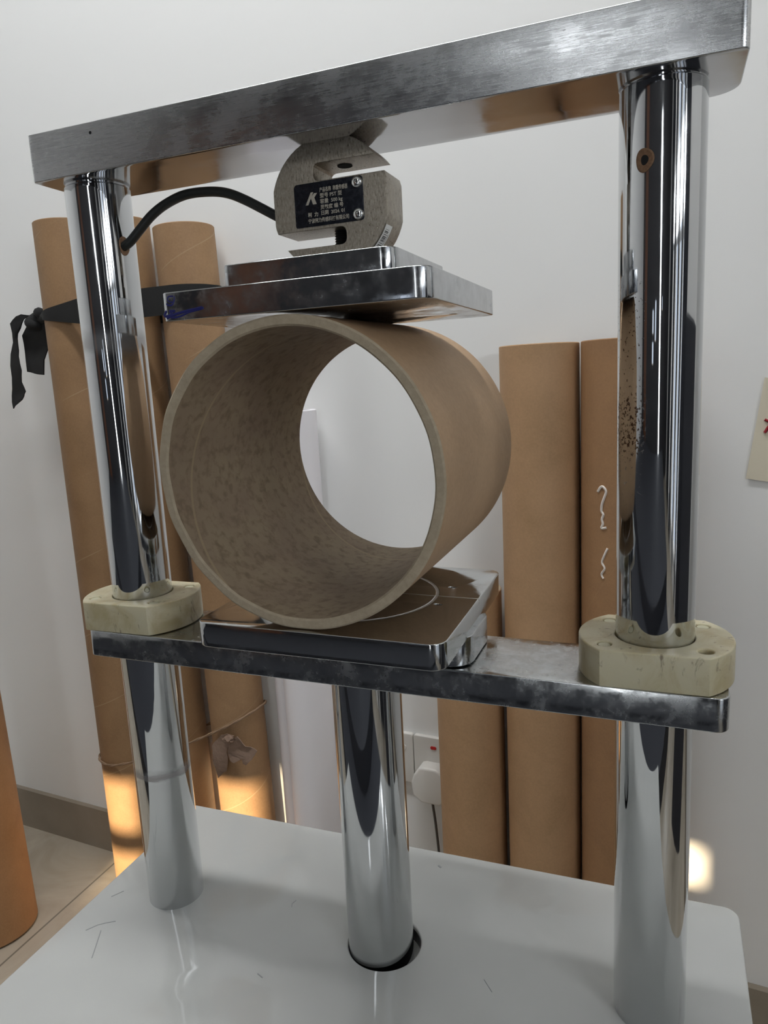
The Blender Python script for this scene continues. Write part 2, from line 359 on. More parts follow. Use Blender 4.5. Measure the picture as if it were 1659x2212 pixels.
# ------------------------------------------------------------------ the room
def struct(name, bm, mats, parent=None):
    bmesh.ops.recalc_face_normals(bm, faces=bm.faces)
    o_ = from_bm(name, bm, mats, parent, smooth=False)
    if not parent: o_['kind'] = 'structure'
    return o_
def wall_holes(name, axis, s0, s1, holes, at, out, material):
    """axis 's': wall runs along s at m=at; axis 'm': runs along m at s=at.  holes: (a0, a1, z0, z1)"""
    bm = bmesh.new()
    A = sorted({s0, s1, *[h[0] for h in holes], *[h[1] for h in holes]}); Z = sorted({FZ, CZ, *[h[2] for h in holes], *[h[3] for h in holes]})
    for a0, a1 in zip(A, A[1:]):
        for z0, z1 in zip(Z, Z[1:]):
            ca, cz = (a0 + a1) / 2, (z0 + z1) / 2
            if any(h[0] < ca < h[1] and h[2] < cz < h[3] for h in holes): continue
            if axis == 's': boxm(bm, a0, at, z0, a1, at + out, z1, rw)
            else: boxm(bm, at, a0, z0, at + out, a1, z1, rw)
    bmesh.ops.remove_doubles(bm, verts=bm.verts, dist=1e-5)
    return struct(name, bm, material)
bm = bmesh.new(); boxm(bm, S0 - 0.1, -0.1, FZ - 0.1, S1 + 0.1, MD + 0.1, FZ, rw); struct('floor', bm, M_floor)
bm = bmesh.new(); boxm(bm, S0 - 0.1, -0.1, CZ, S1 + 0.1, MD + 0.1, CZ + 0.1, rw); struct('ceiling', bm, M_ceil)
wall_holes('wall_back', 's', S0 - 0.1, S1 + 0.1, [], 0.0, -0.1, M_wall)
wall_holes('wall_left', 'm', 0.0, MD, [], S0, -0.1, M_wall)
holesR = [(mm - w / 2, mm + w / 2, -0.45, 1.89) for mm, w in WIN_R]
wall_holes('wall_right', 'm', 0.0, MD, holesR, S1, 0.1, M_wall)
def so_(s, z, m1): d = MD - m1; return s + 0.1607 * d, z + 0.2154 * d
def opening(s0, s1, z0, z1, m1):
    a, c = so_(s0, z0, m1); b_, d = so_(s1, z1, m1); return (a, b_, c, d)
holesB = [opening(-0.70, -0.555, -0.435, -0.325, 0.10), opening(-0.70, -0.555, -0.58, -0.475, 0.10),
          opening(-0.41, -0.286, -0.47, -0.285, 0.09), opening(0.350, 0.403, -0.350, -0.290, 0.0)]  # gaps made up so sun patches land on the tubes and far wall
wall_holes('wall_rear', 's', S0 - 0.1, S1 + 0.1, holesB, MD, 0.04, M_wall_grey)
for k, (mm, w) in enumerate(WIN_R):
    bm = bmesh.new(); a0, a1 = mm - w / 2, mm + w / 2
    for q in ((a0 - 0.02, a0, -0.47, 1.91), (a1, a1 + 0.02, -0.47, 1.91), (a0, a1, -0.47, -0.45), (a0, a1, 1.89, 1.91), (a0, a1, 0.55, 0.58)):
        boxm(bm, S1 - 0.015, q[0], q[2], S1 + 0.02, q[1], q[3], rw)
    struct('window_%d' % (k + 1), bm, M_frame)
bm = bmesh.new()
for q in ((0.26, 0.285, 1.42, 1.82), (0.555, 0.58, 1.42, 1.82), (0.26, 0.58, 1.40, 1.42), (0.26, 0.58, 1.82, 1.84), (0.515, 0.53, -0.55, 1.16), (0.67, 0.685, -0.55, 1.16)): boxm(bm, q[0], MD - 0.02, q[2], q[1], MD + 0.01, q[3], rw)
struct('window_5', bm, M_frame)
bm = bmesh.new(); boxm(bm, -1.35, MD - 0.03, FZ, -0.95, MD, 1.5, rw); struct('door_1', bm, M_door)
bm = bmesh.new()      # unseen dark curtains, added between the panes to darken the column reflections
for a0, a1 in ((0.86, 1.16), (1.28, 1.34), (1.585, 1.65), (1.95, 2.14), (2.30, 2.75)):
    n = max(2, int((a1 - a0) / 0.03))
    for k in range(n):
        t0 = a0 + (a1 - a0) * k / n; t1 = a0 + (a1 - a0) * (k + 1) / n; d = 0.03 if k % 2 else 0.045
        boxm(bm, S1 - d, t0, -0.55, S1 - 0.02, t1, 1.98, rw)
struct('added_blocker_1', bm, M_blocker)
bm = bmesh.new(); boxm(bm, 0.98, 0.35, FZ, 1.25, 0.75, 0.38, rw); struct('added_blocker_2', bm, M_blocker)  # unseen block added to shade the lower wall and darken reflections
bm = bmesh.new(); boxm(bm, -1.60, 1.55, FZ, 1.10, 2.85, -0.33, rw); struct('added_blocker_3', bm, M_blocker)  # unseen low block added to keep the crossbar's reflections dark
bm = bmesh.new(); boxm(bm, -1.60, 1.08, FZ, 1.10, 1.54, -0.42, rw); struct('added_blocker_4', bm, M_blocker)  # unseen lower step added to darken what the columns reflect
# tiled baseboards along the far wall, with joints
bm = bmesh.new(); x = S0
for w in [0.6] * 6:
    boxm(bm, x + 0.0008, 0.0, FZ, min(x + w, S1) - 0.0008, 0.010, -0.488, rw); x += w
    if x >= S1: break
struct('baseboard_back', bm, M_base)

# ------------------------------------------------------------------ the testing press
press = empty('compression_tester', (0.165, 0, FZ), 'polished steel compression testing press with two chrome columns on a white cabinet', 'press')
OFF = Vector((-0.165, 0, -FZ))
def fix(o_):     # children are modelled in world coordinates, the Empty sits at the cabinet's foot
    o_.location = Vector(o_.location) + OFF; return o_
YF, YB = -0.0305, 0.0263
ZT, HT = 0.5030, 0.0271
RC = 0.020; XL = 0.3372
# cabinet and its top
bm = bmesh.new(); boxm(bm, -0.050, -0.153, FZ, 0.386, 0.096, -0.012)
cab = fix(from_bm('cabinet', bm, M_table, press, smooth=False)); cab['label'] = 'white painted cabinet under the press'
top = plate('table_top', [rrect(-0.0574, -0.160, 0.3935, 0.1033, [0.010, 0.003, 0.004, 0.006]), circle(0.1690, 0.0005, 0.0246, 64)], -0.012, 0.0, M_table, press, 0.0012); fix(top)
top['label'] = 'glossy white painted steel top plate'
bm = bmesh.new()
for L, w in (([(-0.0381, -0.0540), (-0.0335, -0.047), (-0.0290, -0.0435), (-0.0235, -0.0400)], 0.0006), ([(-0.0274, -0.0506), (-0.021, -0.062), (-0.0189, -0.0659), (-0.0150, -0.0732)], 0.0006),
             ([(0.181, 0.0865), (0.184, 0.0845)], 0.0014), ([(0.0924, 0.0109), (0.091, 0.0145), (0.0923, 0.0184)], 0.0005), ([(-0.045, -0.02), (-0.040, -0.012)], 0.0006),
             ([(0.24, -0.01), (0.247, -0.018)], 0.0005), ([(0.10, -0.05), (0.105, -0.052)], 0.0007)):
    for a, c in zip(L, L[1:]):
        A = Vector((*a, 0)); B = Vector((*c, 0)); s = (B - A).normalized().cross(Vector((0, 0, 1))) * w / 2
        v = [bm.verts.new(q) for q in (A - s, B - s, B + s, A + s, A - s + Vector((0, 0, 0.0002)), B - s + Vector((0, 0, 0.0002)), B + s + Vector((0, 0, 0.0002)), A + s + Vector((0, 0, 0.0002)))]
        bm.faces.new((v[4], v[5], v[6], v[7])); bm.faces.new((v[0], v[1], v[5], v[4])); bm.faces.new((v[2], v[3], v[7], v[6]))
sc_ = from_bm('scuff_marks', bm, M_scuff, top, smooth=False); sc_['kind'] = 'stuff'
# columns
for xx, mm, lab in ((0.0, M_colL, None), (XL, M_colR, 'chrome column with rust specks and a drilled hole')):
    c = lathe('guide_column', [(0, -0.010), (RC - 0.0006, -0.010), (RC, -0.009), (RC, ZT - 0.0012), (RC - 0.0007, ZT - 0.0004), (RC - 0.0007, ZT + 0.004), (0, ZT + 0.004)], mm, press, 128, loc=(xx, 0, 0), sharp=40); fix(c)
    if lab: c['label'] = lab; colR = c
    else: colL = c
# hole in the right column, and in the left one for the cable
def radial_disc(name, parent, az, z, rx, rz, depth, mats, R0=RC):
    """short plug of elliptical section sunk radially into a column, its face following the column's curve"""
    bm = bmesh.new(); n = 28; d = Vector((math.cos(az), math.sin(az), 0)); t = Vector((-math.sin(az), math.cos(az), 0)); rings = []
    for fr, lift in ((1.0, 0.0003), (0.86, 0.0006), (0.55, 0.0003), (0.42, 0.0002)):
        L = []
        for k in range(n):
            a = 2 * PI * k / n; j = 1 + 0.05 * math.sin(3 * a + 1) ; u = rx * fr * j * math.cos(a); w = rz * fr * j * math.sin(a)
            rad = R0 + lift; L.append(bm.verts.new(d * math.sqrt(max(rad * rad - u * u, 1e-9)) + t * u + Vector((0, 0, z + w))))
        rings.append(L)
    for A, B in zip(rings, rings[1:]):
        for k in range(n): bm.faces.new((A[k], A[(k + 1) % n], B[(k + 1) % n], B[k]))
    cf = bm.faces.new(rings[-1]); cf.material_index = 1
    for f_ in bm.faces:
        if f_.normal.dot(d) < 0: pass
    bmesh.ops.recalc_face_normals(bm, faces=bm.faces)
    return from_bm(name, bm, mats, parent)
h = radial_disc('drilled_hole', colR, math.radians(-111.5), 0.4676, 0.0043, 0.0053, 0.004, [M_rust, M_hole_shade]); h['label'] = 'rusty rimmed drilled hole'
h = radial_disc('cable_hole', colL, math.radians(-12), 0.4655, 0.0040, 0.0058, 0.004, [M_rust, M_hole_shade])
# ram
ram = fix(lathe('ram', [(0, -0.10), (0.0219, -0.10), (0.0219, 0.2), (0, 0.2)], M_ram, press, 128, loc=(0.1668, 0, 0), sharp=40)); ram['label'] = 'thick chrome ram rising through the table top'
hs = lathe('ram_sleeve', [(0.0246, -0.003), (0.0258, -0.003), (0.0258, -0.06), (0.0246, -0.06)], M_black, press, 64, closed=True, loc=(0.1690, 0.0005, 0), sharp=30); fix(hs)
# top bar (side shell + mirror underside come from one solid with two materials)
me = outline_mesh([rrect(-0.0227, YF, 0.3715, YB, [0.014, 0.006, 0.0025, 0.004])], HT, 0.0007); me.transform(Matrix.Translation((0, 0, ZT + HT / 2)))
bar = finish('top_bar', me, [M_bar, M_barUnder], press, sharp=30)
for pl in bar.data.polygons:
    if pl.normal.z < -0.9: pl.material_index = 1
fix(bar); bar['label'] = 'thick brushed steel bar across the top'
dt = front_plate('pin_hole', [circle(0.0254, 0.5241, 0.0009, 16)], YF - 0.0001, YF + 0.001, M_hole_shade, bar, 0.0)
# cross bar and what rides on it (leaning slightly, dropping to the right)
SL = 0.0120
def zc(x): return 0.2163 - SL * x
crossp = plate('crossbar', [rrect(-0.0276, -0.0297, 0.3706, 0.0290, [0.008, 0.008, 0.004, 0.007])], 0.2163 - 0.0182, 0.2163, M_cross, press, 0.0008, rot=(0, SL, 0)); fix(crossp)
crossp['label'] = 'polished steel crossbar carried by the ram'
def flange(xc, lab):
    r = 0.0395; yt = 0.0297; z0 = zc(xc); a = math.asin(yt / r); P = []
    for k in range(25): t = -a + 2 * a * k / 24; P.append((xc + r * math.cos(t), r * math.sin(t)))
    for k in range(25): t = PI - a + 2 * a * k / 24; P.append((xc + r * math.cos(t), r * math.sin(t)))
    hol = [(xc + sx * 0.0245, sy * 0.0195) for sx in (-1, 1) for sy in (-1, 1)]
    f_ = plate('guide_flange', [P, circle(xc, 0, RC + 0.0003, 64)] + [circle(*q, 0.0038, 24) for q in hol], z0, z0 + 0.0200, M_nylon, press, 0.0009, sharp=35); fix(f_)
    f_['label'] = lab
    for i, q in enumerate(hol):
        dz = 0.006 if (xc > 0.1 and i == 2) else 0.0006
        lathe('bolt_plug', [(0, z0 + 0.020 - dz), (0.0030, z0 + 0.020 - dz), (0.0034, z0 + 0.0195 - dz), (0.0037, z0 + 0.0185 - dz), (0.0037, z0 + 0.002)], M_bolt_dark if dz > 0.001 else M_bolt, f_, 24, loc=(q[0], q[1], 0))
    return f_
flange(0.0, 'yellowed nylon guide flange, cleaner, round the left column')
flange(XL, 'yellowed nylon guide flange, grimy streaks, round the right column')
spc = plate('spacer_block', [rrect(0.0915, -0.0285, 0.2415, 0.0285, 0.013, 12)], 0.2143, 0.2305, M_plate, press, 0.0006, rot=(0, 0, 0)); fix(spc)
PT = 0.020
lpl = plate('lower_platen', [rrect(0.0915, -0.0685, 0.2395, 0.0685, 0.0085, 10), circle(0.2182, 0.0258, 0.0025, 20, 0.0017), circle(0.2188, -0.0074, 0.0025, 20, 0.0015), circle(0.1128, 0.0258, 0.0025, 20), circle(0.1122, -0.0074, 0.0025, 20)],
            0.2301, 0.2446, M_plateL, press, 0.0007); lpl['label'] = 'lower steel platen with a scribed circle'
piv = Vector((0.1655, 0, 0.2446)); rotm = Matrix.Translation(piv) @ Euler((PT, 0.010, 0)).to_matrix().to_4x4() @ Matrix.Translation(-piv)
lpl.data.transform(rotm); fix(lpl)
upl = plate('upper_platen', [rrect(0.0917, -0.0685, 0.2397, 0.0685, [0.0085, 0.006, 0.0035, 0.0085], 10), circle(0.223, 0.030, 0.002, 20), circle(0.108, 0.030, 0.002, 20)], 0.4101, 0.4249, M_plate, press, 0.0007); fix(upl)
upl['label'] = 'upper steel platen with blue marker scribble'
mpl = plate('mounting_plate', [rrect(0.1170, -0.0475, 0.2153, 0.0450, [0.0085, 0.006, 0.004, 0.0085], 10)], 0.4249, 0.4388, M_plate, press, 0.0006); fix(mpl)
bm = bmesh.new()
for L, r in (([(0.1169, 0.4156), (0.1106, 0.4149), (0.1047, 0.4142), (0.0988, 0.4132), (0.0942, 0.4117)], 0.0007), ([(0.1168, 0.4149), (0.1090, 0.4139), (0.1030, 0.4122), (0.0971, 0.4117)], 0.0005),
             ([(0.0945, 0.4155), (0.0930, 0.4133), (0.0949, 0.4128), (0.0980, 0.4140), (0.0964, 0.4153), (0.1000, 0.4150)], 0.0007), ([(0.0996, 0.4226), (0.0967, 0.4226), (0.0959, 0.4210), (0.0975, 0.4197), (0.0999, 0.4200), (0.1003, 0.4225)], 0.0004),
             ([(0.0950, 0.4193), (0.0960, 0.4183), (0.0986, 0.4184), (0.1000, 0.4207)], 0.0005), ([(0.1169, 0.4158), (0.1169, 0.4146)], 0.0008)):
    tube_bm(bm, [(q[0], -0.0685, q[1]) for q in spline([(a, c, 0) for a, c in L], 5)] if len(L) > 2 else [(q[0], -0.0685, q[1]) for q in L], r, 8)
for v in bm.verts: v.co.y = -0.0685 + (v.co.y + 0.0685) * 0.2
mk = from_bm('marker_scribble', bm, M_blue, upl, sharp=60); mk['label'] = 'blue marker scribble'
# load cell: S-beam cut from a disc
cx0, cz0, cr = 0.1666, 0.4709, 0.0352
def cp(z, side): return cx0 + side * min(math.sqrt(cr * cr - (z - cz0) ** 2), 0.0339)
def arc(za, zb, side, n=14): return [(cp(za + (zb - za) * k / n, side), za + (zb - za) * k / n) for k in range(n + 1)]
zb_, zt_ = 0.4388, 0.5032
us0, us1, ls0, ls1 = 0.4832, 0.4922, 0.4488, 0.4580
def notch(x, z0, z1, r, side, n=8):     # rounded blind end of a slot
    out = []
    for k in range(n + 1): a = math.radians(90 * k / n); out.append((x + side * (r * math.cos(a) - r), z0 + r - r * math.sin(a)) if False else None)
    return out
P = []
P += arc(zb_, us0, 1)[0:]                                   # right flank up to the upper slot
P += [(0.158 + 0.003, us0)] + [(0.158 - 0.003 * math.sin(a) + 0.003, us0 + 0.003 - 0.003 * math.cos(a)) for a in (0.5, 1.0, 1.5708)]
P += [(0.158 + 0.003 - 0.003 * math.cos(a), us1 - 0.003 + 0.003 * math.sin(a)) for a in (0.0, 0.5, 1.0, 1.5708)]
P += arc(us1, zt_, 1, 6) + arc(zt_, ls1, -1, 20)
P += [(0.176 - 0.003, ls1)] + [(0.176 - 0.003 + 0.003 * math.sin(a), ls1 - 0.003 + 0.003 * math.cos(a)) for a in (0.5, 1.0, 1.5708)]
P += [(0.176 - 0.003 + 0.003 * math.cos(a), ls0 + 0.003 - 0.003 * math.sin(a)) for a in (0.0, 0.5, 1.0, 1.5708)]
P += arc(ls0, zb_, -1, 6)
cell = front_plate('load_cell', [P], -0.0125, 0.0125, M_cell, press, 0.0004, sharp=25); fix(cell)
cell['label'] = 'S-shaped brass-coloured steel load cell'
th_ = lathe('threaded_hole', [(0.0042, us1 - 0.0001), (0.0042, us1 + 0.0025), (0, us1 + 0.0025)], M_hole_shade, cell, 32, loc=(0.1720, 0, -0.0003))
th2 = lathe('threaded_hole', [(0.0042, us1 - 0.00015), (0, us1 - 0.00015)], M_hole_shade, cell, 32, loc=(0.1720, 0, 0))
prof = [(0, ls0 - 0.002)]
for k in range(9): prof += [(0.0043, ls0 - 0.002 + k * 0.0014), (0.0036, ls0 - 0.0013 + k * 0.0014)]
prof.append((0, prof[-1][1]))
st = lathe('stud_bolt', [(r, min(z, ls1 + 0.0005)) for r, z in prof], M_black, cell, 32, loc=(0.1680, 0, 0), sharp=20); st['label'] = 'black threaded stud'
# nameplate with its lettering
yn = -0.0125
npl = front_plate('nameplate', [rrect(0.1459, 0.4597, 0.1872, 0.4825, [0.0018, 0.0022, 0.001, 0.0018], 6)], yn - 0.0006, yn, M_name, cell, 0.00015)
npl['label'] = 'dark nameplate with etched lettering'
bm = bmesh.new(); W_N, H_N = 0.0413, 0.0228
def put(s, u, v, size, bold=0.0, width=None):
    me_ = text_mesh(s, size, bold)
    if width:
        xs = [q.co.x for q in me_.vertices] or [0, 1]; k = width / (max(xs) - min(xs)); me_.transform(Matrix.Diagonal((k, 1, 1, 1)))
    me_.transform(Matrix.Translation((0.1459 + u * W_N, yn - 0.00066, 0.4825 - v * H_N)) @ FRONT); bm.from_mesh(me_); bpy.data.meshes.remove(me_)
put('\u4ea7\u54c1\u540d\u79f0  \u79f0\u91cd\u4f20\u611f\u5668', 0.38, 0.235, 0.0026, 0.00004, 0.0168)
put('\u578b\u53f7 PST \u578b', 0.38, 0.365, 0.0026, 0.00004, 0.0132)
put('\u5bb9\u91cf  500 kg', 0.38, 0.495, 0.0026, 0.00004, 0.0135)
put('\u7075\u654f\u5ea6 \u7f16 \u53f7', 0.38, 0.63, 0.0026, 0.00004, 0.0138)
put('\u65e5\u671f  2024. 01', 0.38, 0.76, 0.0026, 0.00004, 0.0140)
put('\u67ef', 0.19, 0.77, 0.0025, 0.00006); put('\u529b', 0.285, 0.77, 0.0025, 0.00006)
put('\u5b81\u6ce2\u67ef\u529b\u4f20\u611f\u79d1\u6280\u6709\u9650\u516c\u53f8', 0.19, 0.915, 0.0026, 0.00004, 0.0245)
def poly_front(bm, pts, y):
    v = [bm.verts.new((0.1459 + u * W_N, y, 0.4825 - w * H_N)) for u, w in pts]; bm.faces.new(v)
yk = yn - 0.00068      # slanting K mark: one long stroke, one broken arrow stroke
poly_front(bm, [(0.165, 0.50), (0.205, 0.50), (0.290, 0.22), (0.250, 0.22)], yk)
poly_front(bm, [(0.245, 0.34), (0.300, 0.245), (0.345, 0.25), (0.300, 0.345), (0.330, 0.50), (0.275, 0.50)], yk)
lt = from_bm('lettering', bm, M_etch, cell, smooth=False); lt['label'] = 'etched lettering and slanting letter mark'
for zz in (0.4793, 0.4630):
    bm = bmesh.new(); n = 28; pr = [(0.0031, 0), (0.0031, 0.0004), (0.0027, 0.0011), (0.0018, 0.0016), (0.0009, 0.0017), (0.0006, 0.0009), (0.0, 0.0009)]; rings = []
    for r, h_ in pr:
        if r == 0: rings.append([bm.verts.new((0.1840, yn - 0.0006 - h_, zz))])
        else: rings.append([bm.verts.new((0.1840 + r * math.cos(2 * PI * k / n) * (1 + (0.22 * math.cos(8 * PI * k / n) if r < 0.001 else 0)), yn - 0.0006 - h_, zz + r * math.sin(2 * PI * k / n) * (1 + (0.22 * math.cos(8 * PI * k / n) if r < 0.001 else 0)))) for k in range(n)])
    for A, B in zip(rings, rings[1:]):
        for k in range(n):
            if len(B) == 1: bm.faces.new((A[k], A[(k + 1) % n], B[0]))
            else: bm.faces.new((A[k], A[(k + 1) % n], B[(k + 1) % n], B[k]))
    bmesh.ops.recalc_face_normals(bm, faces=bm.faces); from_bm('screw', bm, M_screw, cell, sharp=40)
# barcode sticker wrapped on the cell's lower right flank
bm = bmesh.new(); n = 20; a0, a1 = math.radians(-24), math.radians(-63)
def cyl_patch(bm, aa, ab, ya, yb, rr_, mi, n=8):
    for k in range(n):
        t0 = aa + (ab - aa) * k / n; t1 = aa + (ab - aa) * (k + 1) / n
        v = [bm.verts.new((cx0 + rr_ * math.cos(t), y, cz0 + rr_ * math.sin(t))) for t, y in ((t0, ya), (t0, yb), (t1, yb), (t1, ya))]
        f_ = bm.faces.new(v); f_.material_index = mi
cyl_patch(bm, a0, a1, -0.0110, -0.0015, cr + 0.00025, 0, 20)
t = 0.10
rnd = random.Random(3)
while t < 0.95:
    w = rnd.choice((0.008, 0.014, 0.022)); cyl_patch(bm, a0 + (a1 - a0) * t, a0 + (a1 - a0) * min(t + w, 0.96), -0.0095, -0.0045, cr + 0.00035, 1, 1); t += w + rnd.choice((0.010, 0.016, 0.03))
t = 0.2
while t < 0.9: cyl_patch(bm, a0 + (a1 - a0) * t, a0 + (a1 - a0) * (t + 0.012), -0.0037, -0.0028, cr + 0.00035, 1, 1); t += 0.022
bmesh.ops.recalc_face_normals(bm, faces=bm.faces)
sk = from_bm('barcode_sticker', bm, [M_white, M_ink], cell); sk['label'] = 'small white barcode sticker'
# cable from the cell into the left column
cb = rod('cable', [(0.1350, -0.001, 0.4665), (0.1255, -0.001, 0.4720), (0.1071, -0.001, 0.4825), (0.095, -0.001, 0.4878), (0.0821, -0.001, 0.4902), (0.066, -0.001, 0.4905), (0.0515, -0.001, 0.4870), (0.0410, -0.002, 0.4815), (0.0325, -0.003, 0.4745), (0.0250, -0.004, 0.4680), (0.0205, -0.0045, 0.4655), (0.0150, -0.0035, 0.4640)],
         0.00285, M_cable, press, 16); fix(cb); cb['label'] = 'black cable looping from load cell to column'

# ------------------------------------------------------------------ cardboard ring under test
RO, RI, RL = 0.0826, 0.0768, 0.159
M_ringo = kraft('kraft_ring_outside', (0.403, 0.267, 0.156), 0.5, 0.2, (0.325, 0.208, 0.117), 0.25)
prof = [(RO, 0.0008), (RO, 0.03), (RO, 0.08), (RO, 0.13), (RO, RL - 0.0008), (RO - 0.0008, RL), (RI + 0.0008, RL), (RI, RL - 0.0008), (RI, 0.12), (RI, 0.08), (RI, 0.04), (RI, 0.0012), (RI + 0.0010, 0.0), (RO - 0.0010, 0.0)]
ring = lathe('cardboard_ring', prof, [M_ringo, M_card_edge, M_inner], None, 160, closed=True, midx=[0, 0, 0, 0, 1, 1, 1, 2, 2, 2, 2, 1, 1, 1], sharp=35)
for v in ring.data.vertices:      # hand-cut, slightly squashed
    a = math.atan2(v.co.y, v.co.x); 
    v.co.x *= 1.004; v.co.y *= 0.998
    if v.co.z < 0.003: v.co.z += 0.0006 * math.sin(3 * a) + 0.0003 * math.sin(17 * a)
# local z -> world +y, local y -> world z
ring.location = (0.1605, -0.0663, 0.3264); ring.rotation_euler = Euler((-PI / 2 + 0.014, 0, 0.0), 'XYZ')
tag(ring, 'thick cardboard core ring clamped on its side between the two steel platens', 'cardboard ring')

# ------------------------------------------------------------------ cardboard tubes leaning by the wall
def tube_thing(s, r, ztop, label, mat_, m_=None, lean=(0.0, 0.0), wall=0.009, z0=FZ, group='cardboard tubes along the wall', edge=None, name='cardboard_tube', cat='cardboard tube', cap=None):
    base = rw(s, (r + 0.006) if m_ is None else m_, z0); L = ztop - z0
    prof = [(r - 0.001, 0.0), (r, 0.001), (r, L * 0.5), (r, L - 0.001), (r - 0.001, L), (r - wall, L), (r - wall, L - 0.3 if L > 0.5 else 0.02), (r - wall, 0.0)]
    o_ = lathe(name, prof, [mat_, edge or M_card_edge], None, 72, closed=True, midx=[0, 0, 0, 0, 1, 0, 0, 1], sharp=35)
    # pull the closing inner skin into a proper pipe
    o_.location = base; o_.rotation_euler = (lean[1], lean[0], 0.0)
    if label: tag(o_, label, cat, group)
    return o_
tA = tube_thing(-0.6045, 0.0525, 0.658, 'cardboard tube furthest left behind the left column, strap knot beside its top', kraft('kraft_a', (0.348, 0.210, 0.108), 0.137, 0.33, (0.264, 0.156, 0.078), 0.55))
tB = tube_thing(-0.4750, 0.0500, 0.6470, 'tallest cardboard tube, half hidden directly behind the left column', kraft('kraft_b', (0.348, 0.210, 0.108), 0.15, 0.1, (0.264, 0.156, 0.078), 0.4), lean=(-0.015, 0))
tC = tube_thing(-0.3375, 0.0468, 0.622, 'strapped cardboard tube nearest the ring on its left, torn paper knot below', kraft('kraft_c', (0.372, 0.228, 0.120), 0.15, 0.62, (0.276, 0.162, 0.084), 0.6), lean=(-0.021, 0))
tD = tube_thing(0.1900, 0.0507, 0.4085, 'plain cardboard tube right of the ring, beside the white-marked tube', kraft('kraft_d', (0.459, 0.284, 0.155), 0.5, 0.3, (0.365, 0.223, 0.115), 0.1))
tE = tube_thing(0.2970, 0.0530, 0.4085, 'brown cardboard tube with white scribbles, partly behind the right column', kraft('kraft_e', (0.338, 0.189, 0.091), 0.5, 0.8, (0.260, 0.143, 0.072), 0.1, wrap=0.35))
tF = tube_thing(0.0820, 0.0487, 0.076, 'shorter cardboard tube standing below the lower platen, beside the wall switch', kraft('kraft_f', (0.459, 0.284, 0.155), 0.6, 0.6, (0.365, 0.223, 0.115), 0.1))
tG = tube_thing(0, 0.0700, 0.45, 'fat cardboard tube standing on the floor, cut off by the left picture edge', kraft('kraft_g', (0.446, 0.250, 0.121), 0.5, 0.9, (0.351, 0.189, 0.088), 0.2), lean=(-0.024, 0.0))
tG.location = (-0.797, 0.440, FZ + 0.002)
tW = tube_thing(-0.1960, 0.0420, 0.335, 'white film-wrapped roll standing against the wall behind the ring', M_pvc, name='wrapped_roll', cat='roll', group=None, edge=M_pvc, lean=(-0.003, 0))
tP = tube_thing(-0.2660, 0.0150, 0.20, 'slim white plastic pipe between the white roll and the strapped tubes', M_pvc, name='plastic_pipe', cat='pipe', group=None, edge=M_pvc, wall=0.002)
# chalk handwriting on tube E
bm = bmesh.new()
for L, r in (([(0.2634, 0.5153, 0.2268), (0.2668, 0.5133, 0.2323), (0.2701, 0.5116, 0.2331), (0.2735, 0.5102, 0.2277), (0.2713, 0.5111, 0.2202), (0.2685, 0.5124, 0.2113), (0.2680, 0.5126, 0.2033), (0.2702, 0.5116, 0.1989), (0.2686, 0.5124, 0.1930), (0.2697, 0.5118, 0.1873), (0.2680, 0.5126, 0.1819), (0.2742, 0.5100, 0.1832)], 0.0017),
             ([(0.2754, 0.5096, 0.1573), (0.2715, 0.5110, 0.1480), (0.2687, 0.5123, 0.1388), (0.2721, 0.5108, 0.1316), (0.2682, 0.5126, 0.1239), (0.2705, 0.5115, 0.1184)], 0.0014)):
    axE = tE.location
    pts = []
    for q in spline(L, 4):
        d = Vector((q[0] - axE.x, q[1] - axE.y, 0)).normalized() * 0.0531; pts.append((d.x, d.y, q[2] - axE.z))
    tube_bm(bm, pts, r, 6)
ch = from_bm('chalk_writing', bm, M_chalk, tE, sharp=60); ch['label'] = 'white chalk scribble'

# black strap round the three left tubes
def hull(circs, n=48):
    pts = []
    for c, r in circs:
        for k in range(n): a = 2 * PI * k / n; pts.append((c.x + r * math.cos(a), c.y + r * math.sin(a)))
    pts = sorted(set(pts))
    def half(it):
        h_ = []
        for q in it:
            while len(h_) > 1 and (h_[-1][0] - h_[-2][0]) * (q[1] - h_[-2][1]) - (h_[-1][1] - h_[-2][1]) * (q[0] - h_[-2][0]) <= 0: h_.pop()
            h_.append(q)
        return h_
    lo = half(pts); up = half(reversed(pts)); return lo[:-1] + up[:-1]
def axis_at(o_, z): return o_.matrix_basis @ Vector((0, 0, z - o_.location.z))
for o_ in (tA, tB, tC): o_.matrix_basis
def resample(P, step=0.012):
    out = []
    for i in range(len(P)):
        a = Vector((*P[i], 0)); b_ = Vector((*P[(i + 1) % len(P)], 0)); k = max(1, int((b_ - a).length / step))
        for j in range(k): out.append(a + (b_ - a) * j / k)
    return out
zs = 0.508
H = resample(hull([(axis_at(tA, zs), 0.0525 + 0.0018), (axis_at(tB, zs), 0.0500 + 0.0018), (axis_at(tC, zs), 0.0468 + 0.0018)]))
aL = axis_at(tA, zs) - EE * 0.054
strap = empty('cloth_strap', (aL.x, aL.y, zs), 'black cloth strap knotted round the three tall tubes, its tails hanging at the left', 'strap')
bm = bmesh.new(); rings = []
